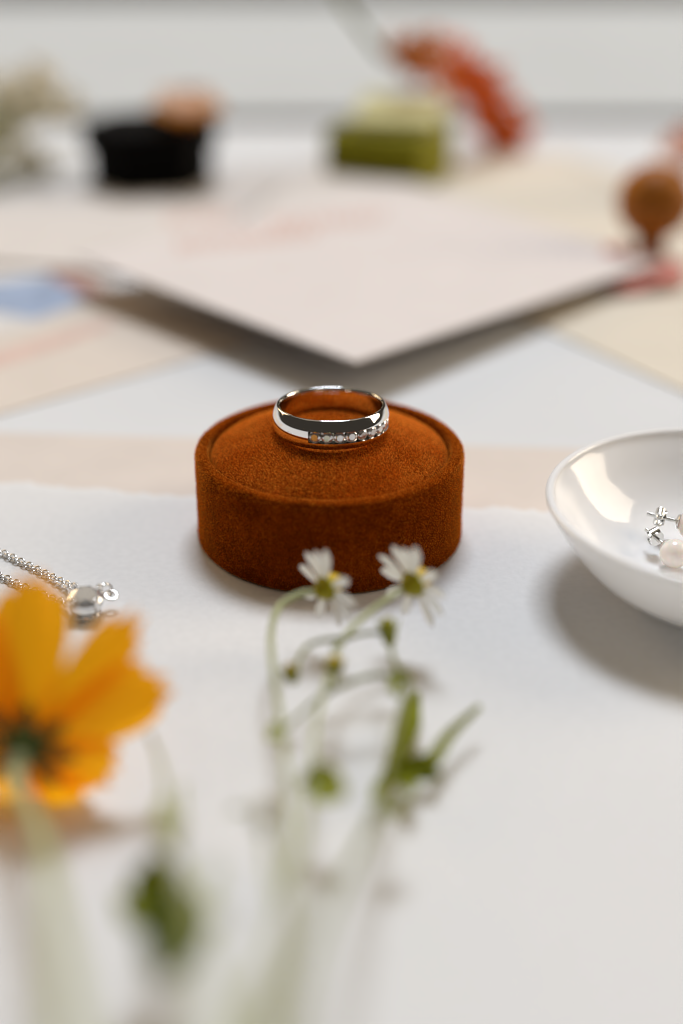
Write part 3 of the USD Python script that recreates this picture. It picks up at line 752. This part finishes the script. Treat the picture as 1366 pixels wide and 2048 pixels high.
leaf(ch2, P((345, 1785, 1), (340, 1840, 0), (330, 1890, -2), (322, 1950, -3)), [5.6, 8.0, 7.5, 3], "leaf_dark", parent=dl, normal=(0.2, -0.8, 0.6))
leaf(ch2, P((280, 1780, 0), (285, 1820, -1), (300, 1840, -1)), [5, 4.6, 1.5], "leaf_green", parent=dl, normal=(0, -0.8, 0.6))
leaf(ch2, P((370, 1800, 13), (405, 1840, 12.5), (440, 1830, 12.5)), [1.0, 2.0, 0.5], "leaf_light", parent=dl, normal=(0, -0.8, 0.6))
leaf(ch2, P((390, 1820, 13), (420, 1760, 13), (432, 1720, 13)), [0.8, 1.4, 0.4], "stem_pale", parent=dl, normal=(0, -0.8, 0.6))

# ------------------------------------------------------------------ background: velvet boxes, blossoms, stamp, ribbon
def hexagon(c, r, a0=0.0, n=6):
    a = np.radians(a0) + np.arange(n) * 2 * np.pi / n
    return np.stack([c[0] + r * np.cos(a), c[1] + r * np.sin(a)], 1)
bb = (-66, 272)
bbox = Thing("ring_box", "black hexagonal velvet ring box with a peach blossom on its lid", "box", (*bb, T0))
bbox.part("base", rounded_prism(hexagon(bb, 22.0, 10), T0, 12.5, 0.8), "velvet_black", 40)
bbox.part("lid", rounded_prism(hexagon(bb, 24.2, 10), 12.55, 22.5, 1.2), "velvet_black", 40)
pb = np.array([-52.0, 266.0, 22.6])
pf = Thing("blossom", "peach coloured blossom resting on the black velvet ring box", "flower", pb)
pf.part("centre", moved(blob([5, 5, 3.5], 1, 0.15, 2), t=pb + [0, 0, 3.0]), "petal_amber", True)
for k in range(7):
    pf.part("petal", petal_at(pb + [0, 0, 1.2], np.eye(3), k * 51.4, 76, petal(12.5, 9.5, 0.2, 0.16, 0.4, 0.0, 0.04, seed=k, thick=0), 2.0), "petal_amber", True)
for k in range(6):
    pf.part("petal", petal_at(pb + [0, 0, 3.5], np.eye(3), k * 60 + 20, 58, petal(11.5, 9.5, 0.2, 0.15, 0.4, 0.0, 0.04, seed=k + 20, thick=0), 2.0), "petal_peach", True)

gq = np.array([at(645, 262, 19)[:2], at(845, 278, 19)[:2], at(912, 240, 19)[:2], at(645, 262, 19)[:2] + at(912, 240, 19)[:2] - at(845, 278, 19)[:2]])
gbox = Thing("ring_box", "olive green velvet ring box with its paler lid set askew", "box", (21, 275, T0))
gbox.part("base", rounded_prism(gq, T0, 19.0, 1.5), "velvet_green", 40)
lid = rounded_prism(hexagon((0, 0), 22.0, 45, 4), 0, 5.0, 1.4)
gbox.part("lid", moved(lid, rot([0, 0, 1], -10) @ rot([1, 0, 0], 8), (*at(800, 238, 20.5)[:2], 20.4)), "green_pale", 40)

# drooping coral flower spike behind the green box
cs0 = [np.array(p, float) for p in ((19, 296, 40.5), (28.6, 296, 41.5), (41.5, 305, 35.5), (53.5, 317, 26.5), (63, 326, 16), (67.5, 332, 8), (66, 334, 5.5))]
csp = spline(cs0, 14)
coral = Thing("drooping_flower", "drooping rust red flower spike behind the olive green ring box", "flower", (66, 332, T0))
coral.part("stem", tube([cs0[1], cs0[0], (5, 300, 56), (-15, 306, 80), (-60, 320, 104), (-130, 340, 108), (-190, 350, 78), (-220, 355, 2)], [1.3, 1.3, 1.5, 1.6, 1.6], 10), "stem_olive", True)
coral.part("spike_core", tube(cs0, [1.6, 3.0, 3.6, 3.5, 3.3, 2.7, 1.3], 12), "petal_coral", True)
rng = np.random.default_rng(12)
nf = 190
for k in range(nf):
    t = (k + 0.5) / nf
    i = min(int(t * (len(csp) - 1)), len(csp) - 2)
    c0 = csp[i]; tg = csp[i + 1] - csp[i]; tg /= np.linalg.norm(tg)
    F = frame_to(tg, (0, 1, 0.2))
    pm = petal(rng.uniform(5.5, 11.5) * (0.7 + 0.5 * math.sin(math.pi * t)), rng.uniform(3.4, 6.2), 0.25, 0.35, 0.3, 0, 0.05, nl=6, nw=4, seed=k, thick=0)
    coral.part("petal", petal_at(c0, F, rng.uniform(0, 360), rng.uniform(35, 95), pm, 3.0), "petal_rust" if t < 0.22 + rng.uniform(-0.08, 0.08) else "petal_coral", True)

# turned wooden knob of a seal stamp, with a red ribbon under it
kb = at(1298, 520, T0 + 0.7)
knob = Thing("seal_stamp", "small turned brown wooden seal stamp with a ball handle standing on cream envelope", "stamp", kb)
knob.part("handle", moved(revolve([(0.01, 3), (4.0, 3.0), (4.4, 4.2), (4.0, 5.2), (4.0, 6.4), (4.6, 7.6)] + arc(0, 17.9, 11.3, -66, 88, 20) + [(0.01, 29.2)], 64), t=kb), "wood_brown", True)
knob.part("stamp_head", moved(revolve([(0.01, 0.0), (5.2, 0.0), (5.5, 0.4), (5.5, 2.4), (4.6, 3.0), (0.01, 3.0)], 48), t=kb), "wood_dark", 40)
rb = np.array([93.6, 162.0, T0 + 0.65])
rib = Thing("ribbon", "crumpled dusky red ribbon at the pink card's right corner below the wooden stamp", "ribbon", rb)
def ribbon(pts, width, wave=1.2):
    p = spline(pts, 10); n = len(p)
    t = np.gradient(p, axis=0); t /= np.linalg.norm(t, axis=1, keepdims=True)
    sd = np.cross(t, [0, 0, 1.0]); sd /= np.linalg.norm(sd, axis=1, keepdims=True) + 1e-9
    cols = [p + sd * s * width / 2 + [0, 0, 1.0] * (wave * np.sin(np.arange(n) * 0.5 + s * 2))[:, None] * 0.5 for s in (-1, -0.4, 0.4, 1)]
    top = np.stack(cols, 1); m = 4; N = n * m
    V = np.vstack([top.reshape(-1, 3), top.reshape(-1, 3) - [0, 0, 0.25]])
    i, j = np.meshgrid(np.arange(n - 1), np.arange(m - 1), indexing="ij")
    q = np.stack([i * m + j, i * m + j + 1, (i + 1) * m + j + 1, (i + 1) * m + j], -1).reshape(-1, 4)
    rim = [k for k in range(m)] + [k * m + m - 1 for k in range(1, n)] + [(n - 1) * m + k for k in range(m - 2, -1, -1)] + [k * m for k in range(n - 2, 0, -1)]
    side = [(a, a + N, b + N, b) for a, b in zip(rim, rim[1:] + rim[:1])]
    return V, np.vstack([q, q[:, ::-1] + N, side])
rib.part("loop", ribbon([at(1215, 575, 1.5), at(1290, 556, 3.0), at(1332, 546, 3.6), at(1322, 524, 4.0), at(1285, 515, 4.4)], 11), "ribbon_red", True)
rib.part("tail", ribbon([at(1330, 545, 2.2), at(1300, 520, 4.0), at(1260, 503, 6.2), at(1215, 494, 6.6)], 8), "ribbon_red", True)

# pale pink blossom at the right edge, beyond the stamp
def puff(name, label, cat, centre, n, radius, pl, pw, mats, seed, stem_to=None, squash=0.7):
    th = Thing(name, label, cat, (centre[0], centre[1], T0))
    r_ = np.random.default_rng(seed)
    th.part("centre", moved(blob([radius * 0.5, radius * 0.5, radius * 0.4], seed, 0.2, 2), t=centre), mats[0], True)
    for k in range(n):
        d = r_.normal(size=3); d /= np.linalg.norm(d); d[2] = abs(d[2]) * 0.8 - 0.1
        F = frame_to(d)
        pm = petal(pl * r_.uniform(0.8, 1.15), pw * r_.uniform(0.8, 1.15), 0.25, 0.2, 0.35, 0, 0.05, nl=7, nw=5, seed=k, thick=0)
        th.part("petal", petal_at(centre + d * radius * 0.35 * [1, 1, squash], F, r_.uniform(0, 360), r_.uniform(15, 50), pm, 0.5), mats[k % len(mats)], True)
    if stem_to is not None:
        th.part("stem", tube([centre, (np.array(centre) + stem_to) / 2 + [0, 0, 3], stem_to], 1.0, 8), "stem_olive", True)
    return th
puff("blossom", "pale pink blossom at the right edge, behind the wooden stamp", "flower", at(1392, 322, 12), 26, 11, 11, 9, ["petal_pink", "petal_peach"], 31, at(1560, 330, 1))
# cream dried florets at the left edge
for k, (px, py, z, r) in enumerate(((40, 250, 30, 14), (-10, 190, 42, 14), (85, 195, 36, 9), (10, 310, 16, 12), (-60, 270, 25, 14))):
    pass
dry = Thing("dried_flower", "cream dried flower spray hazy at the left edge, left of the black box", "flower", (*at(-20, 360, 0)[:2], T0))
root = at(-160, 420, 0)
r_ = np.random.default_rng(77)
for k in range(46):
    c = at(r_.uniform(-120, 105), r_.uniform(140, 330), 0.0)
    q = at(-10, 360, 0)
    tpos = np.array([q[0] + r_.normal(0, 14), q[1] + r_.uniform(-15, 40), r_.uniform(4, 40)])
    fl = dry.part("floret", moved(blob([3.0, 3.0, 2.6], k, 0.2, 2, 2), t=tpos), "petal_cream", True)
    for j in range(5):
        dry.part("petal", petal_at(tpos, frame_to(r_.normal(size=3) * [1, 1, 0.4] + [0, 0, 1.0]), j * 72, 65, petal(5.4, 4.4, 0.15, 0.1, 0.4, nl=5, nw=4, thick=0.2), 1.0), "petal_cream", True, parent=fl)
    dry.part("stem", tube([tpos, tpos * 0.55 + root * 0.45 + [0, 0, 4], root], [0.35, 0.4, 0.6], 5, 5), "stem_pale", True)
